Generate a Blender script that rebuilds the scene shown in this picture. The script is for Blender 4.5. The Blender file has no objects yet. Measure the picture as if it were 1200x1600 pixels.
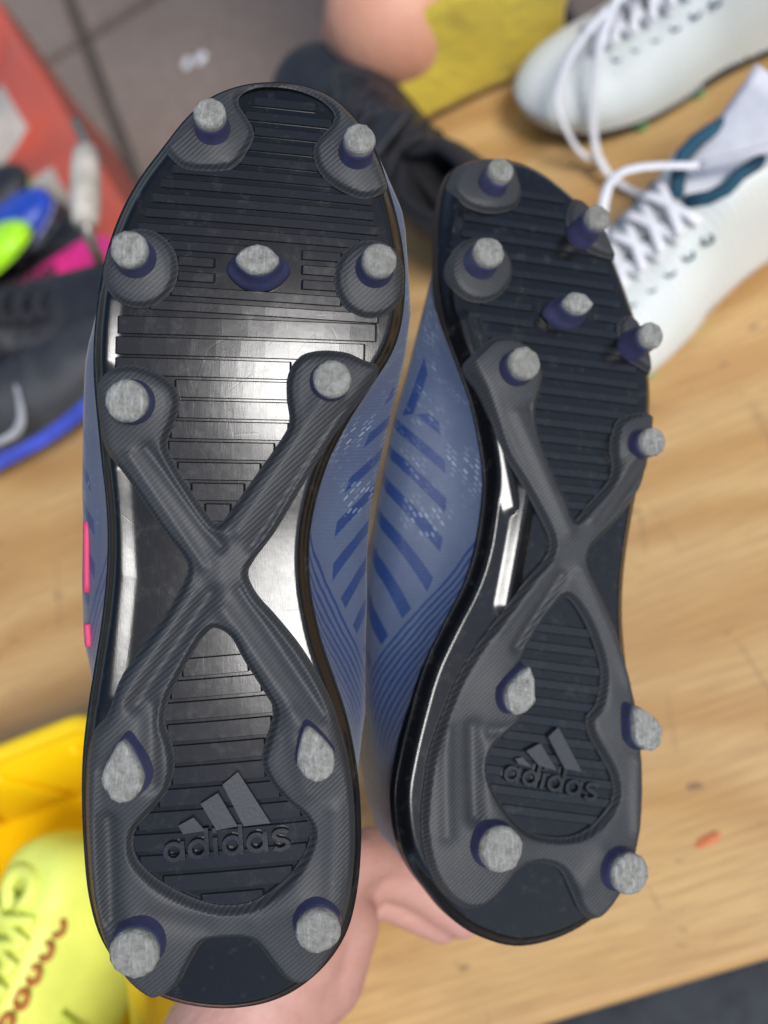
import bpy, bmesh, math, random
import numpy as np
from mathutils import Vector, Matrix, noise
random.seed(7); np.random.seed(7)
S = bpy.context.scene
COL = S.collection
R = math.radians

# ---------------------------------------------------------------- camera
CAM = Vector((0, 0, 1.05)); PITCH = 30; ROLL = -43; FPX = 1716.0
cd = bpy.data.cameras.new('camera'); cam = bpy.data.objects.new('camera', cd); COL.objects.link(cam)
CR = Matrix.Rotation(R(PITCH), 3, 'X') @ Matrix.Rotation(R(ROLL), 3, 'Z')
cam.location = CAM; cam.rotation_euler = CR.to_euler()
cd.sensor_fit = 'VERTICAL'; cd.sensor_height = 24; cd.sensor_width = 18
cd.lens = 24 * FPX / 1600; cd.clip_start = 0.01; cd.clip_end = 200
cd.dof.use_dof = True; cd.dof.focus_distance = 0.335; cd.dof.aperture_fstop = 4.4
S.camera = cam

# ---------------------------------------------------------------- sky and sun
SUN_CAM = Vector((0.165, 0.02, 1.0))            # direction towards the sun, seen from the camera's axes
sd = (CR @ SUN_CAM).normalized()
el = math.asin(sd.z); az = math.atan2(sd.x, sd.y)
W = bpy.data.worlds.new('World'); S.world = W; W.use_nodes = True
nt = W.node_tree; bg = nt.nodes['Background']
sk = nt.nodes.new('ShaderNodeTexSky'); sk.sky_type = 'NISHITA'; sk.sun_disc = False
sk.sun_elevation = el; sk.sun_rotation = az; sk.air_density = 1.0; sk.dust_density = 1.5; sk.ozone_density = 1.0
nt.links.new(sk.outputs[0], bg.inputs[0]); bg.inputs[1].default_value = 0.08
sl = bpy.data.lights.new('sun', 'SUN'); sl.energy = 1.5; sl.angle = R(17); sl.color = (1, .985, .96)
so = bpy.data.objects.new('sun', sl); COL.objects.link(so)
so.rotation_euler = sd.to_track_quat('Z', 'Y').to_euler(); so.location = (0, -1, 4)
S.view_settings.view_transform = 'Standard'; S.view_settings.look = 'None'
S.view_settings.exposure = 0.88; S.view_settings.gamma = 1; S.view_settings.use_curve_mapping = False

# ---------------------------------------------------------------- projection helpers
def ray(px, py): return CR @ Vector(((px - 600) / FPX, (800 - py) / FPX, -1.0))
def atz(px, py, z):
    d = ray(px, py); return CAM + d * ((z - CAM.z) / d.z)
def atd(px, py, dep): return CAM + ray(px, py) * dep

# ---------------------------------------------------------------- objects
def tag(o, label=None, cat=None, group=None, kind=None):
    if label: o['label'] = label
    if cat: o['category'] = cat
    if group: o['group'] = group
    if kind: o['kind'] = kind
    return o
def empty(name, M, label=None, cat=None, group=None):
    o = bpy.data.objects.new(name, None); COL.objects.link(o); o.empty_display_size = .02
    o.matrix_world = M; return tag(o, label, cat, group)
def link(name, me, mat, parent=None, smooth=True):
    if mat is not None and not me.materials: me.materials.append(mat)
    if smooth:
        for p in me.polygons: p.use_smooth = True
    o = bpy.data.objects.new(name, me); COL.objects.link(o)
    if parent: o.parent = parent
    return o
def mesh(name, verts, faces, mat, parent=None, smooth=True, merge=0, recalc=False, kind=None):
    me = bpy.data.meshes.new(name)
    me.from_pydata([tuple(map(float, v)) for v in verts], [], [tuple(map(int, f)) for f in faces])
    if merge or recalc:
        bm = bmesh.new(); bm.from_mesh(me)
        if merge: bmesh.ops.remove_doubles(bm, verts=bm.verts, dist=merge)
        bmesh.ops.recalc_face_normals(bm, faces=bm.faces)
        bm.to_mesh(me); bm.free()
    o = link(name, me, mat, parent, smooth)
    if kind: o['kind'] = kind
    return o
def tube(name, pts, rad, mat, parent=None, seg=8, flat=1.0, up=None):
    pts = [Vector(p) for p in pts]; n = len(pts); V = []; F = []
    rr = rad if isinstance(rad, (list, tuple)) else [rad] * n
    upv = Vector(up) if up is not None else Vector((.13, .27, .95))
    for i, p in enumerate(pts):
        t = (pts[min(i + 1, n - 1)] - pts[max(i - 1, 0)]).normalized()
        a = t.cross(upv)
        if a.length < 1e-4: a = t.orthogonal()
        a.normalize(); b = a.cross(t).normalized()
        for k in range(seg):
            q = 2 * math.pi * k / seg
            V.append(p + a * math.cos(q) * rr[i] + b * math.sin(q) * rr[i] * flat)
    for i in range(n - 1):
        for k in range(seg):
            F.append((i * seg + k, i * seg + (k + 1) % seg, (i + 1) * seg + (k + 1) % seg, (i + 1) * seg + k))
    F.append(tuple(range(seg))[::-1]); F.append(tuple((n - 1) * seg + k for k in range(seg)))
    return mesh(name, V, F, mat, parent, recalc=True)
def catmull(pts, sub=6, closed=True):
    P = np.array(pts, float); n = len(P); out = []
    rng = range(n) if closed else range(n - 1)
    for i in rng:
        if closed: p0, p1, p2, p3 = P[i - 1], P[i], P[(i + 1) % n], P[(i + 2) % n]
        else: p0, p1, p2, p3 = P[max(i - 1, 0)], P[i], P[i + 1], P[min(i + 2, n - 1)]
        for k in range(sub):
            t = k / sub
            out.append(.5 * ((2 * p1) + (-p0 + p2) * t + (2 * p0 - 5 * p1 + 4 * p2 - p3) * t * t + (-p0 + 3 * p1 - 3 * p2 + p3) * t ** 3))
    if not closed: out.append(P[-1])
    return np.array(out)
def resample(P, n):
    Q = np.vstack([P, P[:1]]); s = np.r_[0, np.cumsum(np.linalg.norm(np.diff(Q, axis=0), axis=1))]
    t = np.linspace(0, s[-1], n, endpoint=False)
    return np.stack([np.interp(t, s, Q[:, k]) for k in range(Q.shape[1])], 1)

# ---------------------------------------------------------------- materials
class NB:
    def __init__(s, name):
        s.m = bpy.data.materials.new(name); s.m.use_nodes = True; s.t = s.m.node_tree
        s.b = s.t.nodes['Principled BSDF']; s.tc = s.n('TexCoord')
        s.mp = None
    def n(s, ty, **kw):
        nd = s.t.nodes.new('ShaderNode' + ty)
        for k, v in kw.items():
            if k in nd.inputs: s.put(nd.inputs[k], v)
            else: setattr(nd, k, v)
        return nd
    def put(s, inp, v):
        if hasattr(v, 'links') or isinstance(v, bpy.types.NodeSocket): s.t.links.new(v, inp)
        else: inp.default_value = v
    def coords(s, scale=(1, 1, 1), rot=(0, 0, 0), src='Object', loc=(0, 0, 0)):
        mp = s.n('Mapping'); s.t.links.new(s.tc.outputs[src], mp.inputs[0])
        mp.inputs['Scale'].default_value = scale; mp.inputs['Rotation'].default_value = rot; mp.inputs['Location'].default_value = loc
        return mp.outputs[0]
    def noise(s, vec, scale, detail=4, rough=.5):
        return s.n('TexNoise', Vector=vec, Scale=scale, Detail=detail, Roughness=rough).outputs[0]
    def ramp(s, fac, stops, interp='LINEAR'):
        r = s.n('ValToRGB'); s.t.links.new(fac, r.inputs[0]); r.color_ramp.interpolation = interp
        e = r.color_ramp.elements
        while len(e) < len(stops): e.new(.5)
        for k, (p, c) in enumerate(stops):
            e[k].position = p; e[k].color = (c if len(c) == 4 else (*c, 1)) if hasattr(c, '__len__') else (c, c, c, 1)
        return r.outputs[0]
    def mix(s, fac, a, b, blend='MIX'):
        m = s.n('Mix', data_type='RGBA', blend_type=blend); s.put(m.inputs[0], fac)
        for i, v in ((6, a), (7, b)):
            if hasattr(v, '__len__') and not isinstance(v, bpy.types.NodeSocket): v = (*v, 1) if len(v) == 3 else v
            s.put(m.inputs[i], v)
        return m.outputs[2]
    def math(s, op, a, b=0.0, c=None):
        m = s.n('Math', operation=op); s.put(m.inputs[0], a); s.put(m.inputs[1], b)
        if c is not None: s.put(m.inputs[2], c)
        return m.outputs[0]
    def bump(s, h, strength=.3, dist=.001, prev=None):
        b = s.n('Bump'); s.t.links.new(h, b.inputs['Height']); b.inputs['Strength'].default_value = strength
        b.inputs['Distance'].default_value = dist
        if prev is not None: s.t.links.new(prev, b.inputs['Normal'])
        return b.outputs[0]
    def set(s, **kw):
        al = dict(col='Base Color', rough='Roughness', nor='Normal', spec='Specular IOR Level', metal='Metallic',
                  coat='Coat Weight', coatr='Coat Roughness', sheen='Sheen Weight', sss='Subsurface Weight', sssr='Subsurface Radius', ssss='Subsurface Scale', trans='Transmission Weight')
        for k, v in kw.items():
            if k == 'col' and hasattr(v, '__len__') and not isinstance(v, bpy.types.NodeSocket) and len(v) == 3: v = (*v, 1)
            s.put(s.b.inputs[al[k]], v)
        return s.m

def m_simple(name, col, rough=.5, var=.25, nscale=60, bump=.15, dist=.0006, bscale=900, **kw):
    b = NB(name); v = b.coords()
    n1 = b.noise(v, nscale, 5, .6); lo = tuple(c * (1 - var) for c in col); hi = tuple(min(1, c * (1 + var)) for c in col)
    c = b.ramp(n1, [(.3, lo), (.7, hi)])
    n2 = b.noise(v, bscale, 3, .6)
    return b.set(col=c, rough=b.ramp(n1, [(.3, max(0, rough - .08)), (.7, min(1, rough + .08))]), nor=b.bump(n2, bump, dist), **kw)

def m_plate(name='glossy_black_plastic', base=.004):
    b = NB(name); v = b.coords()
    big = b.noise(v, 35, 4, .6); fine = b.noise(b.coords((1, .08, 1), (0, 0, R(-35))), 2600, 3, .7)
    dirt = b.noise(v, 170, 7, .75)
    c = b.mix(b.ramp(dirt, [(.55, 0.0), (.78, .7)]), (base, base * 1.05, base * 1.2), (.045, .043, .038))
    r = b.mix(b.ramp(dirt, [(.45, 0.0), (.85, 1.0)]), (.17, .17, .17), (.25, .25, .25))
    n = b.bump(big, .07, .0012); n = b.bump(fine, .05, .0002, n)
    sc = b.n('TexVoronoi', feature='DISTANCE_TO_EDGE', Vector=b.coords((1, .22, 1), (0, 0, R(-38))), Scale=130.0).outputs[0]
    n = b.bump(b.ramp(sc, [(0, 0.0), (.006, 1.0)]), .05, .0001, n)
    return b.set(col=c, rough=r, nor=n, spec=.42)
def m_frame(ang=48):
    b = NB('textured_grey_rubber'); v = b.coords()
    w = b.n('TexWave', wave_type='BANDS', bands_direction='X', Vector=b.coords((1, 1, 0), (0, 0, R(ang))), Scale=255.0, Distortion=.25, Detail=2.0).outputs[0]
    w2 = b.ramp(w, [(.18, 0.0), (.6, 1.0)])
    big = b.noise(v, 45, 5, .6)
    c = b.mix(big, (.027, .029, .031), (.052, .054, .056))
    c = b.mix(b.ramp(w, [(.0, .75), (.4, 0.0)]), c, (.022, .024, .028))
    dust = b.ramp(b.noise(v, 500, 5, .8), [(.6, 0.0), (.75, .5)])
    c = b.mix(dust, c, (.13, .125, .11))
    n = b.bump(w2, .38, .00030); n = b.bump(b.noise(v, 1500, 3, .7), .2, .0002, n)
    return b.set(col=c, rough=.50, nor=n, spec=.38)
def m_stud():
    b = NB('dark_violet_stud_plastic'); v = b.coords()
    c = b.mix(b.noise(v, 200, 4), (.026, .028, .066), (.060, .064, .135))
    return b.set(col=c, rough=.36, nor=b.bump(b.noise(v, 700, 4, .7), .3, .0005), spec=.5)
def m_tip():
    b = NB('worn_pale_stud_tip'); v = b.coords()
    n1 = b.noise(v, 420, 6, .75); sc = b.noise(b.coords((1, .12, 1), (0, 0, R(-50))), 900, 4, .7)
    c = b.mix(b.ramp(n1, [(.35, 0.0), (.72, 1.0)]), (.17, .168, .148), (.44, .435, .41))
    c = b.mix(b.ramp(sc, [(.52, 0.0), (.72, .6)]), c, (.62, .62, .58))
    c = b.mix(b.ramp(b.noise(v, 180, 2), [(.62, 0.0), (.75, .5)]), c, (.17, .17, .09))
    rnd = b.n('ObjectInfo').outputs['Random']
    c = b.mix(b.math('MULTIPLY', rnd, .45), c, (.20, .195, .165))
    return b.set(col=c, rough=.6, nor=b.bump(b.math('ADD', n1, sc), .9, .0011))
def m_upper():
    b = NB('slate_blue_printed_knit'); v = b.coords(src='UV')
    w_ = b.n('SeparateXYZ', Vector=v).outputs[1]                       # metres above the sole
    ob = b.coords(); y_ = b.n('SeparateXYZ', Vector=ob).outputs[1]     # metres along the foot
    wob = b.math('MULTIPLY', b.math('SUBTRACT', b.noise(ob, 60, 3), .5), .006)
    def lt(p, q): return b.math('LESS_THAN', p, q)
    def gt(p, q): return b.math('GREATER_THAN', p, q)
    def mul(*a):
        r = a[0]
        for t in a[1:]: r = b.math('MULTIPLY', r, t)
        return r
    d1 = b.math('SUBTRACT', y_, w_)
    e1 = b.math('ADD', y_, w_)
    bars = mul(lt(b.math('FRACT', b.math('MULTIPLY', b.math('ADD', d1, 1.0), 72.0)), .37), gt(b.math('ADD', w_, b.math('MULTIPLY', wob, .4)), .014), gt(y_, -.050), lt(y_, .050), lt(e1, .085))
    d3 = b.math('SUBTRACT', b.math('MULTIPLY', w_, .8), b.math('MULTIPLY', y_, -.5))
    alt = mul(lt(b.math('FRACT', b.math('MULTIPLY', b.math('ADD', d3, 1.0), 92.0)), .30), gt(y_, .050), lt(y_, .105), gt(w_, .014))
    d2 = b.math('ADD', b.math('ADD', w_, b.math('MULTIPLY', y_, .50)), b.math('MULTIPLY', wob, .45))
    fine = mul(lt(b.math('FRACT', b.math('MULTIPLY', b.math('ADD', d2, 1.0), 330.0)), .42), lt(d2, .006), lt(y_, .03))
    pat = b.math('MAXIMUM', b.math('MAXIMUM', mul(bars, gt(d2, .007)), alt), fine)
    k = b.noise(ob, 1400, 3, .6); kk = b.noise(ob, 30, 4)
    c1 = b.mix(k, (.048, .068, .122), (.078, .103, .163)); c1 = b.mix(b.ramp(kk, [(.35, .45), (.65, 0.0)]), c1, (.032, .050, .118))
    c2 = b.mix(k, (.003, .018, .085), (.008, .034, .135))
    c = b.mix(pat, c1, c2)
    br = b.n('TexBrick', Vector=b.coords(src='UV', rot=(0, 0, R(38))), Scale=1.0)
    br.inputs['Brick Width'].default_value = .0028; br.inputs['Row Height'].default_value = .0016
    br.inputs['Mortar Size'].default_value = .00045; br.offset = .5
    br.inputs['Color1'].default_value = (0, 0, 0, 1); br.inputs['Color2'].default_value = (1, 1, 1, 1); br.inputs['Mortar'].default_value = (0, 0, 0, 1); br.inputs['Bias'].default_value = -.25
    dz = mul(b.ramp(b.noise(b.coords(src='UV', loc=(3, 1, 0)), 70, 3), [(.47, 0.0), (.62, 1.0)]), gt(y_, .004), lt(y_, .10), lt(w_, .030))
    c = b.mix(mul(br.outputs[0], dz, .62), c, (.40, .46, .55))
    wv = b.n('TexWave', Vector=b.coords(src='UV'), Scale=260.0, Distortion=1.0).outputs[0]
    n = b.bump(b.math('ADD', b.math('MULTIPLY', pat, -.7), b.math('MULTIPLY', wv, .35)), .3, .0006)
    n = b.bump(b.noise(ob, 38, 3), .25, .004, n)
    return b.set(col=c, rough=.5, nor=n, sheen=.15, spec=.5)
def m_wood():
    b = NB('oiled_pine_worktop')
    wa = b.noise(b.coords((1, 1, 1)), 2.2, 3)
    v = b.coords((.9, 7.5, 4.0))
    addv = b.n('VectorMath', operation='ADD'); b.put(addv.inputs[0], v)
    cmb = b.n('CombineXYZ'); b.put(cmb.inputs[1], b.math('MULTIPLY', wa, 2.2)); b.put(addv.inputs[1], cmb.outputs[0])
    g = b.n('TexWave', wave_type='BANDS', bands_direction='Y', Vector=addv.outputs[0], Scale=.75, Distortion=9.0, Detail=4.0).outputs[0]
    g.node.inputs['Detail Scale'].default_value = 1.3
    c = b.mix(b.ramp(g, [(0, 0.0), (1, 1.0)]), (.53, .305, .110), (.64, .415, .175))
    f = b.noise(b.coords((3, 60, 20)), 6, 5, .7)
    c = b.mix(b.ramp(f, [(.35, .55), (.6, 0.0)]), c, (.34, .18, .07))
    blot = b.noise(b.coords(), 7, 5, .6)
    c = b.mix(b.ramp(blot, [(.45, 0.0), (.75, .5)]), c, (.42, .255, .12))
    spots = b.noise(b.coords((1, 2.2, 1), (0, 0, .3)), 42, 3, .5)
    c = b.mix(b.ramp(spots, [(.665, 0.0), (.72, .7)]), c, (.16, .10, .06))
    scr = b.n('TexVoronoi', feature='DISTANCE_TO_EDGE', Vector=b.coords((1, .15, 1), (0, 0, R(50))), Scale=9.0).outputs[0]
    sm = b.ramp(b.noise(b.coords(), 15, 2), [(.55, 0.0), (.62, 1.0)])
    c = b.mix(b.math('MULTIPLY', b.ramp(scr, [(.0, .4), (.010, 0.0)]), sm), c, (.20, .13, .08))
    n = b.bump(f, .25, .0012); n = b.bump(scr, .1, .0006, n)
    return b.set(col=c, rough=b.ramp(blot, [(.3, .38), (.7, .55)]), nor=n)
def m_concrete():
    b = NB('brown_grey_paving'); v = b.coords()
    n1 = b.noise(v, 5, 6, .65); n2 = b.noise(v, 60, 5, .7); n3 = b.noise(v, 900, 2, .6)
    c = b.mix(n1, (.165, .122, .095), (.30, .236, .19)); c = b.mix(b.ramp(n2, [(.4, .4), (.65, 0.0)]), c, (.09, .072, .062))
    c = b.mix(b.ramp(n3, [(.6, 0.0), (.7, .4)]), c, (.32, .29, .26))
    return b.set(col=c, rough=.85, nor=b.bump(n2, .6, .004))
def m_skin(name, c1=(.50, .235, .20), c2=(.62, .31, .265)):
    b = NB(name); v = b.coords()
    c = b.mix(b.noise(v, 22, 4), c1, c2); c = b.mix(b.ramp(b.noise(v, 160, 4, .7), [(.5, 0.0), (.8, .4)]), c, (.50, .15, .12))
    n = b.bump(b.noise(v, 900, 4, .7), .25, .0005); n = b.bump(b.noise(b.coords((1, 3, 1), (0, 0, .6)), 70, 4, .6), .3, .003, n)
    return b.set(col=c, rough=.48, nor=n, sss=.15, sssr=(1, .35, .2), ssss=.006)
def m_stripe_cloth():
    b = NB('red_white_checked_plastic_weave'); v = b.coords()
    sp = b.n('SeparateXYZ', Vector=v)
    a = b.math('GREATER_THAN', b.math('FRACT', b.math('MULTIPLY', b.math('ADD', sp.outputs[0], 5.10), 6.2)), .60)
    z = b.math('GREATER_THAN', b.math('FRACT', b.math('MULTIPLY', b.math('ADD', sp.outputs[1], 5.0), 5.0)), .42)
    c = b.mix(b.math('MAXIMUM', a, b.math('LESS_THAN', sp.outputs[1], .045)), (.52, .48, .41), (.56, .085, .045))
    c = b.mix(b.ramp(b.noise(v, 30, 4), [(.4, .25), (.7, 0.0)]), c, (.2, .12, .1))
    w = b.n('TexChecker', Vector=v, Scale=420.0).outputs[1]
    return b.set(col=c, rough=.5, nor=b.bump(w, .25, .0006))
MP = m_plate(); MF = m_frame(); MS = m_stud(); MT = m_tip(); MU = m_upper()
M_RIB = m_plate('glossy_black_rib', .010)
M_LOGO = m_simple('matt_grey_emblem_plastic', (.026, .028, .033), .5, .3); M_LETTER = m_simple('black_lettering_plastic', (.010, .011, .013), .3, .4)
M_LINING = m_simple('dark_boot_lining', (.02, .022, .03), .9)
M_WOOD = m_wood(); M_CON = m_concrete()
M_SKIN = m_skin('pink_hand_skin', (.46, .235, .185), (.58, .32, .26)); M_KNEE = m_skin('tanned_knee_skin', (.60, .28, .17), (.70, .36, .24))
M_PINK = m_simple('bright_pink_trim', (.62, .05, .14), .6)

# ---------------------------------------------------------------- polygon tools (numpy)
class Poly:
    def __init__(s, loops):
        s.loops = [np.asarray(l, float)[:, :2] for l in loops]
        s.a = np.vstack(s.loops); s.b = np.vstack([np.roll(l, -1, 0) for l in s.loops])
    def query(s, P):
        n = len(P); d2 = np.full(n, 1e9); near = np.zeros((n, 2)); ins = np.zeros(n, bool)
        for a, b in zip(s.a, s.b):
            ab = b - a; L = ab @ ab
            if L < 1e-14: continue
            t = np.clip(((P - a) @ ab) / L, 0, 1); q = a + t[:, None] * ab; e = ((P - q) ** 2).sum(1)
            k = e < d2; d2[k] = e[k]; near[k] = q[k]
            c = (a[1] > P[:, 1]) != (b[1] > P[:, 1])
            if c.any():
                xx = a[0] + (P[:, 1] - a[1]) * ab[0] / (ab[1] if abs(ab[1]) > 1e-12 else 1e-12)
                ins ^= c & (P[:, 0] < xx)
        d = np.sqrt(d2); return np.where(ins, d, -d), near
def conform(name, loops, step, hfn, skirt, mat, parent, outer=None):
    """a sheet meshed on a fine grid whose rim follows the outline; hfn(x, y, d, dd) gives its height
    (d, dd: distance inside its own rim and inside the whole sole's rim)"""
    pl = Poly(loops); lo = pl.a.min(0) - step * 1.5; hi = pl.a.max(0) + step * 1.5
    nx = int((hi[0] - lo[0]) / step) + 1; ny = int((hi[1] - lo[1]) / step) + 1
    X, Y = np.meshgrid(lo[0] + np.arange(nx) * step, lo[1] + np.arange(ny) * step)
    P = np.stack([X.ravel(), Y.ravel()], 1); d, near = pl.query(P)
    e = (P - near) * np.sign(d)[:, None]; g = e / np.maximum(np.linalg.norm(e, axis=1), 1e-9)[:, None]
    snap = np.abs(d) < .56 * step; P[snap] = near[snap]; d[snap] = 0
    ok = (d > 0) | snap
    if outer is not None:
        dd, nr = outer.query(P); e = (P - nr) * np.sign(dd)[:, None]; gg = e / np.maximum(np.linalg.norm(e, axis=1), 1e-9)[:, None]
    else: dd, gg = d, g
    x, y = P[:, 0], P[:, 1]; dm, ddm = np.maximum(d, 0), np.maximum(dd, 0)
    Z = hfn(x, y, dm, ddm); q_ = 5e-5; d1, d2 = np.maximum(dm, 2e-4), np.maximum(ddm, 2e-4)
    Z0 = hfn(x, y, d1, d2)
    Zx = hfn(x + q_, y, d1 + q_ * g[:, 0], d2 + q_ * gg[:, 0]); Zy = hfn(x, y + q_, d1 + q_ * g[:, 1], d2 + q_ * gg[:, 1])
    N = np.stack([-(Zx - Z0) / q_, -(Zy - Z0) / q_, np.ones_like(Z)], 1); N /= np.linalg.norm(N, axis=1)[:, None]
    I = np.arange(nx * ny).reshape(ny, nx)
    q = np.stack([I[:-1, :-1], I[:-1, 1:], I[1:, 1:], I[1:, :-1]], -1).reshape(-1, 4)
    cnt = ok[q].sum(1); faces = [tuple(r) for r in q[cnt == 4]] + [tuple(r[ok[r]]) for r in q[cnt == 3]]
    used = np.unique(np.concatenate([np.array(f) for f in faces])); remap = -np.ones(nx * ny, int); remap[used] = np.arange(len(used))
    V = [(P[i, 0], P[i, 1], Z[i]) for i in used]; NN = [tuple(N[i]) for i in used]; F = [tuple(remap[list(f)]) for f in faces]
    ed = set()
    for f in F:
        for k in range(len(f)): ed.add((f[k], f[(k + 1) % len(f)]))
    low = {}
    for a, b in [(a, b) for (a, b) in ed if (b, a) not in ed]:
        for v in (a, b):
            if v not in low:
                low[v] = len(V); o = -g[used[v]]; nn = (o[0], o[1], .15) if o @ o > .5 else (0, 0, 1)
                V.append(V[v]); V.append((V[v][0], V[v][1], V[v][2] - skirt)); NN += [nn, nn]
        F.append((low[b], low[a], low[a] + 1, low[b] + 1))
    ob = mesh(name, V, F, mat, parent)
    ob.data.normals_split_custom_set_from_vertices([tuple(Vector(n).normalized()) for n in NN])
    return ob

def sstep(x): x = np.clip(x, 0, 1); return x * x * (3 - 2 * x)
def segd(x, y, p, q):
    p = np.array(p[:2]); q = np.array(q[:2]); ab = q - p; t = np.clip(((x - p[0]) * ab[0] + (y - p[1]) * ab[1]) / (ab @ ab), 0, 1)
    return np.hypot(x - p[0] - t * ab[0], y - p[1] - t * ab[1])

# ---------------------------------------------------------------- upper of a boot (loft round the sole outline)
def upper_loft(root, base, hull, zb, Hs, mat, lin, spine, zfn=None, name='upper', open_to=.52, cuff=None, K=22, c_heel=.32, wr=.30):
    """base, hull: (n,2) outlines; Hs: list of (v, height) along the foot; the upper grows to -z"""
    n = len(base); sp0, sp1 = np.array(spine[0], float), np.array(spine[1], float); ax = sp1 - sp0; L2 = ax @ ax
    tt = np.clip(((hull - sp0) @ ax) / L2, 0, 1); sp = sp0 + tt[:, None] * ax
    H = np.interp(tt, [a for a, _ in Hs], [b for _, b in Hs])
    c = c_heel + (1 - c_heel) * sstep((tt - open_to + .10) / .14)
    zoff = zfn(base[:, 0], base[:, 1]) if zfn else np.zeros(n)
    acc = np.zeros(n); prev = None
    V = []; UV = []; s = np.r_[0, np.cumsum(np.linalg.norm(np.diff(base, axis=0), axis=1))]
    for k in range(K + 1):
        a = k / K * math.pi / 2; w = sstep(np.array(min(1, k / (K * wr))))
        sc = 1 - c * (1 - max(math.cos(a), 0) ** .6)
        hh = math.sin(a)
        p = base + (hull - base) * w; p = sp + (p - sp) * sc[:, None]
        z = zb + zoff * (1 - hh) - H * hh
        cur = np.stack([p[:, 0], p[:, 1], z], 1)
        if prev is not None: acc = acc + np.linalg.norm(cur - prev, axis=1)
        prev = cur
        for i in range(n): V.append((p[i, 0], p[i, 1], z[i])); UV.append((s[i], acc[i]))
    F = []; FU = []
    for k in range(K):
        for i in range(n):
            j = (i + 1) % n; F.append((k * n + i, (k + 1) * n + i, (k + 1) * n + j, k * n + j))
    me = bpy.data.meshes.new(name); me.from_pydata(V, [], F); uvl = me.uv_layers.new(name='UVMap')
    vi = np.zeros(len(me.loops), int); me.loops.foreach_get('vertex_index', vi)
    uvl.data.foreach_set('uv', np.array(UV)[vi].ravel())
    bm = bmesh.new(); bm.from_mesh(me); bmesh.ops.remove_doubles(bm, verts=bm.verts, dist=2e-5); bmesh.ops.recalc_face_normals(bm, faces=bm.faces); bm.to_mesh(me); bm.free()
    o = link(name, me, mat, root)
    # lining inside the collar
    opn = 1 - sstep((tt - open_to + .10) / .14); V2 = []; F2 = []; m = 5
    for k in range(m + 1):
        f = k / m; sc = (1 - c) * (.97 - .12 * f)
        p = sp + (hull - sp) * sc[:, None]; z = zb - H + (H * .72 * f + .0005) * opn
        V2 += [(p[i, 0], p[i, 1], z[i]) for i in range(n)]
    for k in range(m):
        for i in range(n): j = (i + 1) % n; F2.append((k * n + i, k * n + j, (k + 1) * n + j, (k + 1) * n + i))
    F2.append(tuple(m * n + i for i in range(n)))
    mesh('lining', V2, F2, lin, o, merge=2e-5)
    if cuff:     # padded collar edge
        sel = [i for i in range(n) if tt[i] < open_to + .02]
        k0 = next(i for i in range(n) if (i in sel) and ((i - 1) % n not in sel)); seq = [(k0 + j) % n for j in range(len(sel))]
        sc = (1 - c)
        pts = [Vector((*(sp[i] + (hull[i] - sp[i]) * sc[i]), zb - H[i])) for i in seq]
        tube('collar', pts[::2], .0042, cuff, root, 8)
    return o, sp, H, c, tt

def stud_mesh(name, base, nrm, shape, h, mats, parent, flare=1.45, toe=None):
    """a moulded stud along nrm; shape: (m,2) section at its tip. returns body object with a worn tip as its child"""
    z = Vector(nrm).normalized(); y = Vector((0, 1, 0)); y = (y - z * y.dot(z)).normalized(); x = y.cross(z)
    m = len(shape); body = []; rows = [(-.12, flare + .05), (.06, flare), (.18, 1 + (flare - 1) * .66), (.35, 1 + (flare - 1) * .38), (.58, 1 + (flare - 1) * .15), (.80, 1.0)]
    o3 = Vector(base)
    def ring(f, s, jit=0):
        out = []
        for i, (a, b) in enumerate(shape):
            e = 1 + jit * (random.random() - .5); out.append(o3 + x * a * s * e + y * b * s * e + z * h * (f + jit * .25 * (random.random() - .5)))
        return out
    V = []; F = []
    for f, s in rows: V += ring(f, s)
    for k in range(len(rows) - 1):
        for i in range(m): j = (i + 1) % m; F.append((k * m + i, k * m + j, (k + 1) * m + j, (k + 1) * m + i))
    F.append(tuple(len(V) - m + i for i in range(m)))
    b = mesh(name, V, F, mats[0], parent)
    V = ring(.74, 1.012) + ring(.86, 1.03, .05) + ring(.96, .96, .10) + ring(1.0, .80, .12) + ring(1.01, .40, .3) + [o3 + z * h * 1.0]; F = []
    for k in range(4):
        for i in range(m): j = (i + 1) % m; F.append((k * m + i, k * m + j, (k + 1) * m + j, (k + 1) * m + i))
    for i in range(m): F.append((4 * m + i, 4 * m + (i + 1) % m, 5 * m))
    mesh('stud_tip', V, F, mats[1], b)
    return b
def circ(r, m=28, rx=1, ry=1): return [(r * rx * math.cos(2 * math.pi * i / m), r * ry * math.sin(2 * math.pi * i / m)) for i in range(m)]

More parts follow.
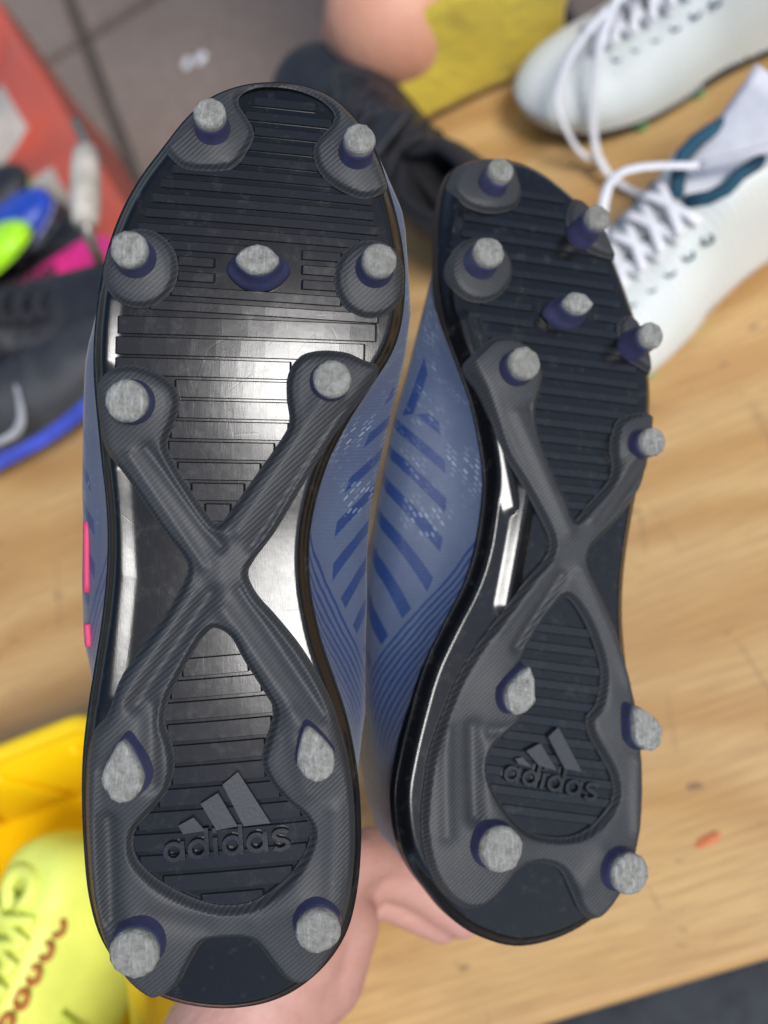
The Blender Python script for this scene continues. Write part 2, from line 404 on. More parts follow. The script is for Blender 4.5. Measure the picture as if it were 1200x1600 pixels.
# ================================================================= THE TWO BOOTS IN THE HAND
class Sole:
    """frame of a sole: origin, orthonormal axes (x across, y to the toe, z out of the sole) and its curved rest surface"""
    def __init__(s, mid, depth, nrm, ylo, yhi, spring, cup, arch, cx=0):
        n = CR @ Vector(nrm); n.normalize(); up = CR @ Vector((0, 1, 0)); y = (up - n * up.dot(n)).normalized(); x = y.cross(n)
        s.o = atd(mid[0], mid[1], depth); s.M = Matrix((x, y, n)).transposed().to_4x4(); s.M.translation = s.o
        s.Mi = s.M.inverted(); s.sp = spring; s.cup = cup; s.arch = arch; s.cx = cx; s.flat = True
        s.c0 = np.array(s.Mi @ CAM)
        s.y0 = s.loc(mid[0], ylo)[1]; s.y1 = s.loc(mid[0], yhi)[1]; s.flat = False
    def surf(s, x, y):
        if s.flat: return x * 0
        v = (y - s.y0) / (s.y1 - s.y0); t = np.clip((v - .62) / .38, 0, 1.2); hl = np.clip((.10 - v) / .10, 0, 1)
        return -s.sp * t ** 2 - .0015 * hl ** 2 - s.cup * ((x - s.cx) / .05) ** 2 + s.arch * sstep((.56 - v) / .30)  # arch and off-centre cup are shaped to steer the sun's reflection
    def loc(s, px, py, h=0.0):
        px = np.asarray(px, float); py = np.asarray(py, float)
        d = np.array(s.Mi.to_3x3() @ CR); dr = np.stack([(px - 600) / FPX, (800 - py) / FPX, -np.ones_like(px)], -1) @ d.T
        z = np.zeros_like(px) + h
        for _ in range(8):
            t = (z - s.c0[2]) / dr[..., 2]; P = s.c0 + t[..., None] * dr; z = s.surf(P[..., 0], P[..., 1]) + h
        return P
    def poly(s, pts, sub=5, h=0.0, closed=True):
        q = catmull(pts, sub, closed) if sub > 1 else np.array(pts, float)
        return s.loc(q[:, 0], q[:, 1], h)
    def nrm(s, x, y):
        e = 1e-4; x = np.float64(x); y = np.float64(y)
        return Vector((-(s.surf(x + e, y) - s.surf(x - e, y)) / 2 / e, -(s.surf(x, y + e) - s.surf(x, y - e)) / 2 / e, 1)).normalized()

def ell(cx, cy, rx, ry, n=14): return [(cx + rx * math.cos(2 * math.pi * k / n), cy + ry * math.sin(2 * math.pi * k / n)) for k in range(n)]
def rot_poly(P, deg):
    c, s_ = math.cos(R(deg)), math.sin(R(deg)); return [(a * c - b * s_, a * s_ + b * c) for a, b in P]

def build_boot(D, label, group):
    s = D['sole']; root = empty('football_boot', s.M, label, 'football boot', group)
    out = s.poly(D['outline']); fr = s.poly(D['frame']); win = s.poly(D['window']); PH = .0042
    step = .00062
    Pout = Poly([out])
    # ---- glossy base plate with rolled edge
    fl = [(s.loc(*a), s.loc(*b), amp, w) for a, b, amp, w in D['glint_folds']]
    def glint_folds(x, y):
        z = np.zeros_like(x)
        for p, q, amp, w in fl:
            u = 1 - (np.sqrt(segd(x, y, p, q) ** 2 + 8e-7) - 9e-4) / w          # soft-crested, soft-footed fold, added so the plate shows a white reflected streak
            z = np.maximum(z, amp * (u + np.sqrt(u * u + .03)) * .5)
        return z
    def hplate(x, y, d, dd): return s.surf(x, y) - .0042 * (1 - sstep(d / .0050)) ** 1.6 + glint_folds(x, y)
    plate = conform('outsole', [out[::-1]], step, hplate, .0055, MP, root)
    # ---- studs (positions first: the frame swells round them)
    studs = []
    for (px, py, r, kind) in D['studs']:
        h = .0125 if kind != 'mid' else .0105
        T = s.loc(px, py, h + .002); n = s.nrm(T[0], T[1]); B = Vector(T) - n * h
        studs.append((B, n, r * D['mpp'], kind, h))
    gro = [(s.loc(*a), s.loc(*b), amp, w * D['mpp']) for a, b, amp, w in D['relief']]
    def relief(x, y):
        z = np.zeros_like(x)
        for p, q, amp, w in gro: z += .8 * amp * np.exp(-(segd(x, y, p, q) / w) ** 2)
        for B, n, r, kind, h in studs:
            if kind != 'mid': z += .0022 * np.exp(-(np.hypot(x - B[0], y - B[1]) / (r * 1.9)) ** 2)
        return z
    def hframe(x, y, d, dd):
        e = sstep(d / .0022)
        return s.surf(x, y) + .0012 + (PH - .0012) * e + relief(x, y) * sstep(d / .004) - .0035 * (1 - sstep(np.maximum(dd, 0) / .0045)) ** 1.5
    conform('sole_frame', [fr[::-1], win], step, hframe, .004, MF, root, Pout)
    def hpad(x, y, d, dd):
        e = sstep(d / .0020)
        return s.surf(x, y) + .0006 + .0022 * e + relief(x, y) * sstep(d / .004) - .0032 * (1 - sstep(np.maximum(dd, 0) / .0040)) ** 1.5
    pads = [s.poly(p) for p in D['pads']]
    for p in pads:
        d_, near = Pout.query(p[:, :2]); lim = .0006       # keep the pad on the plate
        bad = d_ < lim; inn = near.copy(); cen = p[:, :2].mean(0)
        dirn = cen - near; dirn /= np.linalg.norm(dirn, axis=1)[:, None]
        p[bad, :2] = near[bad] + dirn[bad] * lim
        conform('stud_pad', [p[::-1]], step, hpad, .0032, MF, root, Pout)
    # ---- ribs, each its own raised bar on the plate
    allp = [Poly([fr, win])] + [Poly([p]) for p in pads]
    frp, wip = Poly([fr]), Poly([win])
    for (xa, ya, xb, yb, wd, inwin) in D['ribs']:
        m = 140; xs = np.linspace(xa, xb, m); ys = np.linspace(ya, yb, m); Q = s.loc(xs, ys)
        ok = Pout.query(Q[:, :2])[0] > .0068
        if inwin: ok &= wip.query(Q[:, :2])[0] > -.0010
        else:
            ok &= frp.query(Q[:, :2])[0] < .0010
            for pp in allp[1:]: ok &= pp.query(Q[:, :2])[0] < .0009
            for B, n, r, kind, h in studs:
                if kind == 'mid': ok &= ~((np.abs(Q[:, 0] - B[0]) < r * 2.6) & (np.abs(Q[:, 1] - B[1]) < r * 1.1))
        i = 0
        while i < m:
            if ok[i]:
                j = i
                while j + 1 < m and ok[j + 1]: j += 1
                if j - i > 11:
                    A, B2 = Q[i], Q[j]; w2 = wd * D['mpp'] / 2; k = 12; V = []; F = []; tl = random.uniform(-.00002, .00002); Lr = np.linalg.norm((B2 - A)[:2]); fr_ = [0, .0007 / Lr] + [.0007 / Lr + (1 - .0014 / Lr) * t_ / (k - 2) for t_ in range(1, k - 2)] + [1 - .0007 / Lr, 1]
                    dirv = (B2 - A)[:2]; dirv /= np.linalg.norm(dirv); nn = np.array([-dirv[1], dirv[0]])
                    for u in range(k + 1):
                        c_ = A + (B2 - A) * fr_[u]; en = .0006 if u in (0, k) else 0
                        for (o_, hh) in ((-w2 - .0002, -.0004), (-w2 + .0003, .00062 - tl - en), (w2 - .0003, .00062 + tl - en), (w2 + .0002, -.0004)):
                            x, y = c_[0] + nn[0] * o_, c_[1] + nn[1] * o_; V.append((x, y, float(s.surf(np.float64(x), np.float64(y))) + hh))
                    for u in range(k):
                        for e in range(3): F.append((u * 4 + e, (u + 1) * 4 + e, (u + 1) * 4 + e + 1, u * 4 + e + 1))
                    F += [(0, 1, 2, 3), (k * 4 + 3, k * 4 + 2, k * 4 + 1, k * 4)]
                    mesh('rib', V, F, M_RIB, plate, smooth=False, recalc=True)
                i = j + 1
            else: i += 1
    # ---- raised emblem: three slanted bars and lettering
    def slab(nm, P, z0, z1, ins=.0003):
        P = [np.asarray(p[:2]) for p in P]; c = sum(P) / len(P); V = []; m = len(P)
        for (zz, sc) in ((z0, 1), (z1 - ins, 1), (z1, 1 - ins * 25)):
            for p in P: q = c + (p - c) * sc; V.append((q[0], q[1], float(s.surf(np.float64(q[0]), np.float64(q[1]))) + zz))
        F = [(k * m + i, k * m + (i + 1) % m, (k + 1) * m + (i + 1) % m, (k + 1) * m + i) for k in (0, 1) for i in range(m)] + [tuple(2 * m + i for i in range(m))]
        return mesh(nm, V, F, M_LOGO, plate, smooth=False, recalc=True)
    for b in D['bars']: slab('emblem_bar', [s.loc(*q) for q in b], 0, .0022)
    def stroke(segs, wpx, nm='letter'):
        V = []; F = []
        for pts in segs:
            L = [s.loc(*q)[:2] for q in pts]; n = len(L); b0 = len(V); w = wpx * D['mpp'] / 2
            for i, p in enumerate(L):
                t = L[min(i + 1, n - 1)] - L[max(i - 1, 0)]
                if np.linalg.norm(L[0] - L[-1]) < 1e-7 and i in (0, n - 1): t = L[1] - L[-2]
                t = t / np.linalg.norm(t); nn = np.array([-t[1], t[0]])
                for o_, hh in ((-w, 0), (-w * .75, .0020), (w * .75, .0020), (w, 0)):
                    q = p + nn * o_; V.append((q[0], q[1], float(s.surf(np.float64(q[0]), np.float64(q[1]))) + hh))
            for i in range(n - 1):
                for e in range(3): F.append((b0 + i * 4 + e, b0 + (i + 1) * 4 + e, b0 + (i + 1) * 4 + e + 1, b0 + i * 4 + e + 1))
            F += [(b0, b0 + 1, b0 + 2, b0 + 3), (b0 + n * 4 - 1, b0 + n * 4 - 2, b0 + n * 4 - 3, b0 + n * 4 - 4)]
        return mesh(nm, V, F, M_LETTER, plate, smooth=False)
    (ox, oy), (ex, ey), (ux, uy) = D['text']         # start of baseline, end of baseline, up vector of one x-height
    def T(a, b): return (ox + (ex - ox) * a / 5.45 + ux * b, oy + (ey - oy) * a / 5.45 + uy * b)
    def bowl(x0): return [T(x0 + .42 + .36 * math.cos(q), .5 + .42 * math.sin(q)) for q in np.linspace(0, 2 * math.pi, 17)]
    x = 0
    for ch in 'adidas':
        if ch == 'a': stroke([bowl(x), [T(x + .80, 0), T(x + .80, 1)]], D['tw']); x += 1.05
        elif ch == 'd': stroke([bowl(x), [T(x + .80, 0), T(x + .80, 1.55)]], D['tw']); x += 1.05
        elif ch == 'i': stroke([[T(x + .12, 0), T(x + .12, 1.0)], [T(x + .12, 1.22), T(x + .12, 1.5)]], D['tw']); x += .42
        else:
            sp_ = [(.72, .86), (.5, .98), (.22, .93), (.12, .74), (.28, .56), (.55, .46), (.72, .28), (.6, .08), (.34, .0), (.1, .12)]
            stroke([[T(x + a, b) for a, b in catmull(sp_, 3, False)]], D['tw']); x += .95
    # ---- studs
    for B, n, r, kind, h in studs:
        if kind == 'round': shp = circ(r)
        elif kind == 'mid': shp = [(r * 1.28 * math.copysign(abs(math.cos(q)) ** .8, math.cos(q)), r * .88 * math.sin(q) * (1.0 - .45 * math.cos(q) ** 2)) for q in np.linspace(0, 2 * math.pi, 28, endpoint=False)]
        else:
            a = float(kind); shp = []
            for q in np.linspace(0, 2 * math.pi, 30, endpoint=False):
                yy = math.sin(q); xx = math.cos(q) * (.80 - .42 * max(yy, -0.2)); shp.append((r * xx, r * yy * 1.28))
            shp = rot_poly(shp, a)
        stud_mesh('stud', B, n, shp, h, (MS, MT), root, 1.5 if kind == 'mid' else 1.27)
    # ---- upper
    zb = -.0075; hull = []
    N = 220; base = resample(out[:, :2], N); c0 = base.mean(0)
    o_px = resample(catmull(D['outline'], 5), N)
    def side(py, tab): return np.interp(py, [t[1] for t in tab], [t[0] for t in tab])
    base = s.loc(o_px[:, 0], o_px[:, 1])[:, :2]
    hp = o_px.copy(); mid = D['midx'](o_px[:, 1])
    right = o_px[:, 0] > mid
    hr = side(o_px[:, 1], D['hull_r']); hl = side(o_px[:, 1], D['hull_l'])
    hp[:, 0] = np.where(right, np.maximum(o_px[:, 0], hr), np.minimum(o_px[:, 0], hl))
    HZ = -D['hullz']; hull = s.loc(hp[:, 0], hp[:, 1], HZ)[:, :2]
    cc = base.mean(0); hull_b = base - (base - cc) * D.get('tuck', 0)
    changed = np.abs(hp[:, 0] - o_px[:, 0]) > 1.0
    wgt = np.convolve(np.r_[changed[-8:], changed, changed[:8]].astype(float), np.ones(17) / 17, 'valid')[:, None]
    hull = hull * wgt + hull_b * (1 - wgt)
    cc2 = cc; base_in = base - (base - cc2) / np.linalg.norm(base - cc2, axis=1)[:, None] * .0012
    Lh = s.y1 - s.y0
    spn = (np.array(s.loc(*D['spine'][0]))[:2], np.array(s.loc(*D['spine'][1]))[:2])
    zf = lambda x, y: s.surf(x, y)
    up, sp, H, c, tt = upper_loft(root, base_in, hull, zb + .002, [(0, .082), (.3, .078), (.5, .070), (.75, .050), (1, .040)], MU, M_LINING, spn, zf, cuff=M_LINING, wr=.21)
    if D.get('pink'):
        for (a, b) in D['pink']:
            P0 = s.loc(*a, -D['hullz'] * .9); P1 = s.loc(*b, -D['hullz'] * .9)
            pts = [Vector(P0 + (P1 - P0) * k / 8) for k in range(9)]
            tube('side_stripe', pts, .0012, M_PINK, root, 6)
    # laces across the instep
    for k in range(6):
        v = .50 + k * .075; y = spn[0] + (spn[1] - spn[0]) * v; hz = np.interp(v, [0, .3, .5, .75, 1], [.082, .078, .070, .050, .040])
        pts = [(y[0] - .022 + .044 * t, y[1] + .006 * math.sin(t * 3) + (k % 2) * .004, zb - hz - .003 - .002 * math.sin(math.pi * t) + .012 * (2 * t - 1) ** 2) for t in np.linspace(0, 1, 9)]
        tube('lace', pts, .0028, M_PINK if False else M_LINING, root, 6, .5)
    return root

SL = Sole((350, 850), .330, (.099, -.100, 1), 1585, 122, .017, .0030, .0070, .015)
SR = Sole((850, 860), .388, (.330, .070, 1), 1484, 242, .016, .0018, -.0040)
L_out = [(430,122),(475,127),(520,145),(560,180),(590,230),(610,290),(624,340),(633,390),(636,440),(630,505),(613,555),(580,607),(545,662),(515,722),(495,785),(485,845),(485,905),(492,955),(505,1010),(525,1068),(545,1130),(558,1195),(565,1260),(566,1330),(560,1400),(545,1462),(515,1512),(470,1553),(420,1577),(360,1587),(300,1583),(245,1567),(195,1535),(155,1478),(135,1410),(127,1330),(124,1250),(126,1180),(134,1110),(145,1040),(156,970),(163,900),(165,840),(162,780),(155,720),(148,650),(143,590),(143,530),(150,460),(162,395),(185,330),(215,275),(250,228),(290,178),(330,145),(378,127)]
L_frame = [(342,817),(361,797),(400,742),(440,685),(452,658),(448,622),(450,585),(469,557),(501,548),(540,551),(566,562),(590,572),(588,592),(560,632),(530,670),(500,715),(466,770),(430,830),(398,873),(388,897),(402,928),(432,962),(467,1005),(497,1052),(520,1100),(541,1170),(551,1230),(555,1300),(551,1370),(541,1425),(522,1475),(497,1517),(473,1532),(448,1526),(427,1503),(403,1472),(383,1461),(329,1463),(312,1475),(296,1503),(277,1535),(238,1558),(200,1532),(166,1480),(146,1410),(137,1330),(134,1250),(137,1180),(148,1140),(170,1112),(193,1052),(254,966),(285,913),(294,887),(285,866),(254,826),(200,747),(180,722),(163,697),(154,655),(150,610),(160,590),(180,575),(212,571),(249,584),(274,604),(281,630),(275,658),(263,690),(269,715),(296,761),(327,806)]
L_win = [(337,980),(361,994),(382,1031),(415,1083),(427,1108),(419,1143),(409,1185),(422,1218),(447,1247),(476,1273),(485,1299),(473,1335),(445,1372),(401,1403),(358,1412),(315,1405),(263,1381),(226,1353),(210,1325),(213,1293),(237,1264),(263,1232),(274,1192),(269,1157),(259,1127),(264,1092),(279,1060),(305,1013),(322,989)]
L_pads = [[(606,291),(597,303),(567,311),(529,297),(501,273),(490,245),(494,224),(518,196),(521,178),(500,157),(464,142),(420,136),(390,141),(374,153),(374,167),(386,185),(397,212),(381,246),(361,265),(319,268),(284,262),(259,238),(258,226),(292,184),(332,151),(380,133),(430,128),(475,133),(518,151),(556,186),(584,234),(600,270)],
          ell(219, 420, 60, 62), ell(579, 437, 57, 61)]
def rib_list_L():
    out = []
    y = 168 - 24.2
    for k in range(15):
        out.append((150, y - 12, 650, y + 42 - k * 1.6, 16, False)); y += 24.2
    for k in range(10):
        out.append((150, y - 3 + 2, 650, y + 16 - k * 1.2, 28.5, False)); y += 32.5
    y = 1040
    for k in range(12): out.append((205, y + 10, 490, y - 14, 29, True)); y += 33.5
    return out
def bars(*P): return list(P)
DL = dict(sole=SL, outline=L_out, frame=L_frame, window=L_win, pads=L_pads, mpp=.330 / FPX,
    studs=[(327,174,24,'round'),(563,214,24,'round'),(200,387,27,'round'),(594,405,26,'round'),(402,404,25,'mid'),(196,626,31,'round'),(520,592,28,'round'),(190,1208,36,'0'),(492,1180,33,'15'),(208,1494,37,'round'),(498,1458,34,'round')],
    relief=[((232,700),(345,850),-.0018,10),((262,712),(352,832),.0010,9),((205,712),(318,880),.0012,10),((540,640),(398,850),-.0022,13),((500,630),(372,826),.0014,14),((330,925),(215,1095),-.0024,13),((300,925),(190,1090),.0012,14),((378,918),(505,1110),-.0018,11),((350,950),(470,1120),.0014,14),
            ((172,1275),(178,1425),-.0028,14),((146,1200),(150,1420),.0016,10),((240,1100),(240,1215),-.0022,16),((525,1260),(520,1390),.0014,18),((452,1110),(478,1230),.0010,14),((345,872),(345,900),.0012,22),((235,1420),(320,1440),-.0008,18),((470,1400),(400,1430),.0006,18)],
    glint_folds=[((178,735),(188,900),.0008,.0042),((188,900),(170,1085),.0008,.0042),((168,470),(163,560),.0007,.0036)],
    ribs=rib_list_L(),
    bars=[[(372,1202),(423,1282),(381,1287),(348,1222)],[(341,1235),(372,1287),(339,1293),(314,1252)],[(303,1273),(321,1294),(287,1299),(279,1286)]],
    text=((258,1344),(455,1322),(-2,-30)), tw=9, midx=lambda y: np.interp(y, [120, 440, 850, 1300, 1586], [440, 390, 330, 345, 350]),
    hull_r=[(440,120),(600,240),(632,330),(640,420),(646,490),(638,560),(620,640),(603,720),(588,800),(580,900),(578,1000),(578,1100),(574,1200),(566,1260),(540,1400),(400,1590)],
    hull_l=[(430,120),(215,275),(150,440),(131,540),(124,640),(120,760),(121,900),(123,1000),(128,1080),(130,1150),(140,1300),(300,1590)], hullz=.022,
    spine=((345,1420),(400,330)), pink=[((136,815),(136,925)),((137,975),(139,1010))])
R_out = [(775,242),(745,243),(720,252),(704,275),(695,310),(691,350),(690,410),(693,457),(705,517),(723,569),(744,629),(758,695),(764,745),(761,800),(751,860),(733,915),(700,980),(670,1045),(649,1115),(632,1185),(623,1246),(629,1311),(646,1358),(675,1398),(708,1437),(750,1466),(812,1484),(877,1472),(933,1442),(966,1405),(988,1353),(1001,1302),(1006,1237),(1003,1175),(994,1097),(983,1003),(981,933),(987,863),(999,790),(1013,720),(1023,650),(1022,580),(1003,503),(978,430),(955,375),(930,330),(897,298),(859,268),(819,248)]
R_frame = [(727,572),(747,545),(770,529),(803,531),(833,553),(845,583),(841,611),(834,640),(839,680),(852,718),(880,780),(894,813),(915,790),(944,757),(953,732),(950,705),(952,683),(962,658),(987,647),(1016,648),(1016,680),(1010,716),(1002,757),(966,807),(930,845),(916,863),(916,887),(933,924),(957,980),(974,1036),(984,1075),(991,1110),(998,1165),(1001,1235),(996,1298),(984,1348),(963,1398),(932,1436),(905,1423),(888,1388),(873,1359),(849,1347),(821,1350),(803,1363),(784,1386),(761,1409),(735,1418),(706,1408),(678,1377),(661,1330),(656,1274),(664,1200),(673,1160),(692,1108),(715,1054),(747,1003),(779,961),(821,905),(848,874),(856,849),(845,817),(812,756),(784,709),(765,657),(747,611)]
R_win = [(882,933),(905,961),(924,1003),(936,1050),(929,1097),(913,1122),(918,1150),(938,1185),(952,1213),(954,1246),(933,1279),(901,1302),(863,1307),(821,1297),(789,1267),(766,1229),(758,1195),(768,1165),(792,1143),(812,1120),(812,1085),(806,1050),(818,1015),(840,978),(864,945)]
R_pads = [[(712,262),(740,249),(775,247),(795,249),(806,272),(813,300),(808,320),(792,331),(761,334),(728,324),(706,302),(702,280)],
          ell(748, 423, 51, 51), [(884,335),(896,312),(912,316),(935,344),(955,384),(962,404),(945,404),(915,392),(888,362)],
          [(966,500),(990,497),(1008,530),(1018,566),(1016,584),(996,574),(972,557),(964,528)]]
def rib_list_R():
    out = []; y = 300
    for k in range(20): out.append((680, y - 18, 1040, y + 40 - k, 14, False)); y += 25.5
    y = 975
    for k in range(11): out.append((740, y - 8, 970, y + 22, 15, True)); y += 29
    return out
DR = dict(sole=SR, outline=R_out, frame=R_frame, window=R_win, pads=R_pads, mpp=.388 / FPX,
    studs=[(785,263,21,'round'),(937,337,21,'round'),(766,391,24,'round'),(1021,522,21,'round'),(905,472,20,'mid'),(822,566,25,'round'),(1023,690,22,'round'),(818,1080,28,'-20'),(1012,1138,29,'25'),(786,1328,33,'round'),(988,1367,31,'round')],
    relief=[((800,650),(880,830),.0012,12),((760,640),(850,830),-.0006,8),((825,640),(870,760),-.0020,10),((990,700),(915,810),.0014,10),((1000,740),(925,850),-.0018,9),((850,880),(770,985),.0012,12),((870,900),(800,1010),-.0022,10),((900,890),(975,1060),.0012,12),((733,1135),(735,1270),-.0030,14),((690,1140),(690,1300),.0016,12),((760,1140),(800,1140),-.0018,12),((985,1190),(985,1290),.0014,12),((900,1380),(930,1330),.0008,16)],
    glint_folds=[((778,665),(802,790),.00125,.0038),((822,765),(790,945),.00135,.0036),((728,500),(744,562),.0010,.0030),((745,500),(758,545),.0008,.0024),((712,300),(708,350),.0009,.0028)],
    ribs=rib_list_R(),
    bars=[[(868,1135),(905,1205),(878,1200),(852,1150)],[(840,1160),(866,1203),(838,1195),(818,1172)],[(812,1182),(828,1198),(806,1192),(801,1184)]],
    text=((782,1218),(928,1250),(6,-24)), tw=7, midx=lambda y: np.interp(y, [242, 600, 850, 1200, 1484], [790, 880, 870, 820, 815]),
    hull_l=[(760,240),(700,268),(678,320),(662,380),(653,430),(638,500),(619,580),(600,650),(588,720),(576,800),(570,900),(568,1000),(572,1100),(588,1200),(610,1290),(640,1360),(760,1480)],
    hull_r=[(700,240),(700,1480)], hullz=.030, spine=((830,1340),(830,400)), wave=0, tuck=.05)
build_boot(DL, 'left boot of the held pair, black glossy studded sole facing the camera squarely, blue upper', 'blue boots held up soles outward')
build_boot(DR, 'right boot of the held pair, turned aside so its blue printed side panel shows', 'blue boots held up soles outward')

# ================================================================= THE HAND
def skin_body(name, nodes, edges, mat, root=0, sub=2, parent=None, voxel=.0016):
    """tapered limbs along the edges, fused into one continuous skin"""
    bm = bmesh.new()
    for a, b in edges:
        pa, pb = nodes[a][0], nodes[b][0]; ra, rb = nodes[a][1], nodes[b][1]; L = (pb - pa).length; m = max(2, int(L / (min(ra, rb) * .35)))
        for k in range(m + 1):
            f = k / m; r = ra + (rb - ra) * f
            bmesh.ops.create_icosphere(bm, subdivisions=3, radius=r, matrix=Matrix.Translation(pa + (pb - pa) * f))
    me = bpy.data.meshes.new(name); bm.to_mesh(me); bm.free()
    o = bpy.data.objects.new(name, me); COL.objects.link(o); me.materials.append(mat)
    if parent: o.parent = parent
    m = o.modifiers.new('fuse', 'REMESH'); m.mode = 'VOXEL'; m.voxel_size = voxel; m.use_smooth_shade = True
    q = o.modifiers.new('soften', 'SMOOTH'); q.factor = .5; q.iterations = sub * 3
    return o
hn = []; he = []
def chain(start, pts):
    prev = start
    for p in pts:
        hn.append(p); he.append((prev, len(hn) - 1)) if prev is not None else None; prev = len(hn) - 1
    return prev
chain(None, [(atd(150, 2050, .44), .036), (atd(260, 1820, .440), .034), (atd(340, 1670, .445), .029), (atd(400, 1560, .450), .029), (atd(450, 1480, .455), .026)])
PALM = 4
chain(3, [(atd(490, 1520, .462), .022), (atd(530, 1445, .462), .017)]); HEEL = len(hn) - 1
chain(PALM, [(atd(505, 1410, .460), .019)])
# four fingers of unequal length curl round the heel of the right boot, the thumb lies inside the left boot's collar
fing = [((515,1385,.455),(560,1345,.462),(615,1325,.474),(665,1330,.484),.0098),
        ((525,1400,.465),(580,1330,.470),(640,1340,.480),(695,1395,.486),.0100),
        ((535,1420,.475),(592,1362,.478),(655,1388,.484),(722,1440,.486),.0096),
        ((540,1440,.485),(590,1398,.488),(640,1425,.490),(690,1452,.490),.0082)]
for a, b, c, d, r in fing:
    chain(HEEL if r < .0097 else len(hn) - 1 if False else HEEL + 1, [(atd(*a), r * 1.2), (atd(*b), r * 1.08), (atd(*c), r), (atd(*d), r * .82)])
chain(3, [(atd(400, 1480, .452), .015), (atd(395, 1400, .455), .0125), (atd(410, 1320, .458), .011), (atd(425, 1265, .458), .0095)])
hand = skin_body('hand', hn, he, M_SKIN, root=PALM)
tag(hand, 'bare pink hand reaching in from below, gripping the pair of blue boots by their heels', 'hand')

# ================================================================= WORKTOP
BZ = .45
n0 = atz(880, 1590, BZ); n1 = atz(1200, 1496, BZ); ax = (n1 - n0).normalized(); bang = math.atan2(ax.y, ax.x)
fmid = atz(700, 160, BZ); perp = Vector((-math.sin(bang), math.cos(bang), 0)); depth = (fmid - n0).dot(perp)
Mb = Matrix.Translation(n0 + perp * depth / 2) @ Matrix.Rotation(bang, 4, 'Z')
bench = empty('bench', Matrix.Translation((0, 0, -BZ)) @ Mb, 'pale yellow wooden bench top under the boots, with worn front edge and dark rail', 'bench')
def rbox(name, cx, cy, cz, sx, sy, sz, mat, parent, bev=.004, seg=3):
    bm = bmesh.new(); bmesh.ops.create_cube(bm, size=1)
    for v in bm.verts: v.co = Vector((cx + v.co.x * sx, cy + v.co.y * sy, cz + v.co.z * sz))
    if bev: bmesh.ops.bevel(bm, geom=bm.edges[:], offset=bev, segments=seg, affect='EDGES', profile=.6)
    me = bpy.data.meshes.new(name); bm.to_mesh(me); bm.free(); return link(name, me, mat, parent)
rbox('bench_top', 0, 0, BZ - .02, 2.8, depth, .04, M_WOOD, bench, .007, 4)
M_DARK = m_simple('dark_slate_painted_rail', (.028, .034, .042), .5, .3)
rbox('rail', 0, -depth / 2 - .02, BZ - .085, 2.6, .07, .05, M_DARK, bench, .006)
rbox('rail', 0, depth / 2 - .08, BZ - .065, 2.6, .04, .04, M_DARK, bench, .004)
for sx in (-1.25, 1.25):
    for sy in (-1, 1): rbox('leg', sx, sy * (depth / 2 - .1), (BZ - .09) / 2, .05, .05, BZ - .09, M_DARK, bench, .004)
def blob(name, P, rx, ry, h, mat, parent=None, ang=0):
    V = [(0, 0, h)]; F = []; m = 18
    for k, (f, z) in enumerate(((.5, h * .9), (.85, h * .6), (1, 0))):
        for i in range(m):
            q = 2 * math.pi * i / m; e = 1 + .25 * (random.random() - .5); V.append((rx * f * e * math.cos(q), ry * f * e * math.sin(q), z))
    for i in range(m): F.append((0, 1 + i, 1 + (i + 1) % m))
    for k in range(2):
        for i in range(m): F.append((1 + k * m + i, 1 + (k + 1) * m + i, 1 + (k + 1) * m + (i + 1) % m, 1 + k * m + (i + 1) % m))
    o = mesh(name, V, F, mat, parent); 
    o.matrix_world = Matrix.Translation(P) @ Matrix.Rotation(ang, 4, 'Z')
    return o
M_ORANGE = m_simple('faded_orange_paint', (.60, .17, .06), .7)
om = blob('paint_smear', atz(1107, 1312, BZ + .0004), .0072, .0026, .0006, M_ORANGE, None, bang + .2)
tag(om, 'small faded orange smear on the bare wood right of the boots', 'smear')

# ================================================================= PAVING
grd = mesh('ground', [(-60, -60, -.02), (60, -60, -.02), (60, 60, -.02), (-60, 60, -.02)], [(0, 1, 2, 3)], m_simple('dark_joint_sand', (.075, .065, .056), .9), smooth=False); tag(grd, kind='structure')
j0 = atz(80, 95, 0); j1 = atz(235, -4, 0); ja = (j1 - j0).normalized(); jb = Vector((-ja.y, ja.x, 0)); PS = .60
jv = atz(118, 175, 0)
def slab_mesh(sx, sy):
    bm = bmesh.new(); bmesh.ops.create_cube(bm, size=1)
    for v in bm.verts: v.co = Vector((v.co.x * sx, v.co.y * sy, -.02 + v.co.z * .04))
    bmesh.ops.bevel(bm, geom=[e for e in bm.edges if e.verts[0].co.z > -.001 and e.verts[1].co.z > -.001], offset=.004, segments=2, affect='EDGES')
    me = bpy.data.meshes.new('paving_slab'); bm.to_mesh(me); bm.free(); me.materials.append(M_CON); return me
pm = slab_mesh(PS - .018, PS - .018)
og = j0 + jb * 0; ang = math.atan2(ja.y, ja.x)
for i in range(-7, 8):
    for k in range(-6, 7):
        c = j0 + ja * ((i + .5) * PS + (jv - j0).dot(ja) + .05) + jb * ((k + .5) * PS)
        o = bpy.data.objects.new('paving_slab', pm); COL.objects.link(o); o.parent = grd
        o.location = (c.x, c.y, .0 + random.uniform(-.0015, .0015)); o.rotation_euler = (random.uniform(-.002, .002), random.uniform(-.002, .002), ang)
M_FOIL = m_simple('crumpled_clear_wrap', (.75, .78, .82), .2, .2, 300, .8, .002, 300)
lit = blob('plastic_scrap', atz(292, 99, .003), .011, .006, .004, M_FOIL, None, .8); tag(lit, 'shiny clear scrap lying on the paving, the left one of two', 'litter')
lit = blob('plastic_scrap', atz(314, 91, .003), .011, .007, .004, M_FOIL, None, .4); tag(lit, 'shiny clear scrap lying on the paving, the right one of two', 'litter')

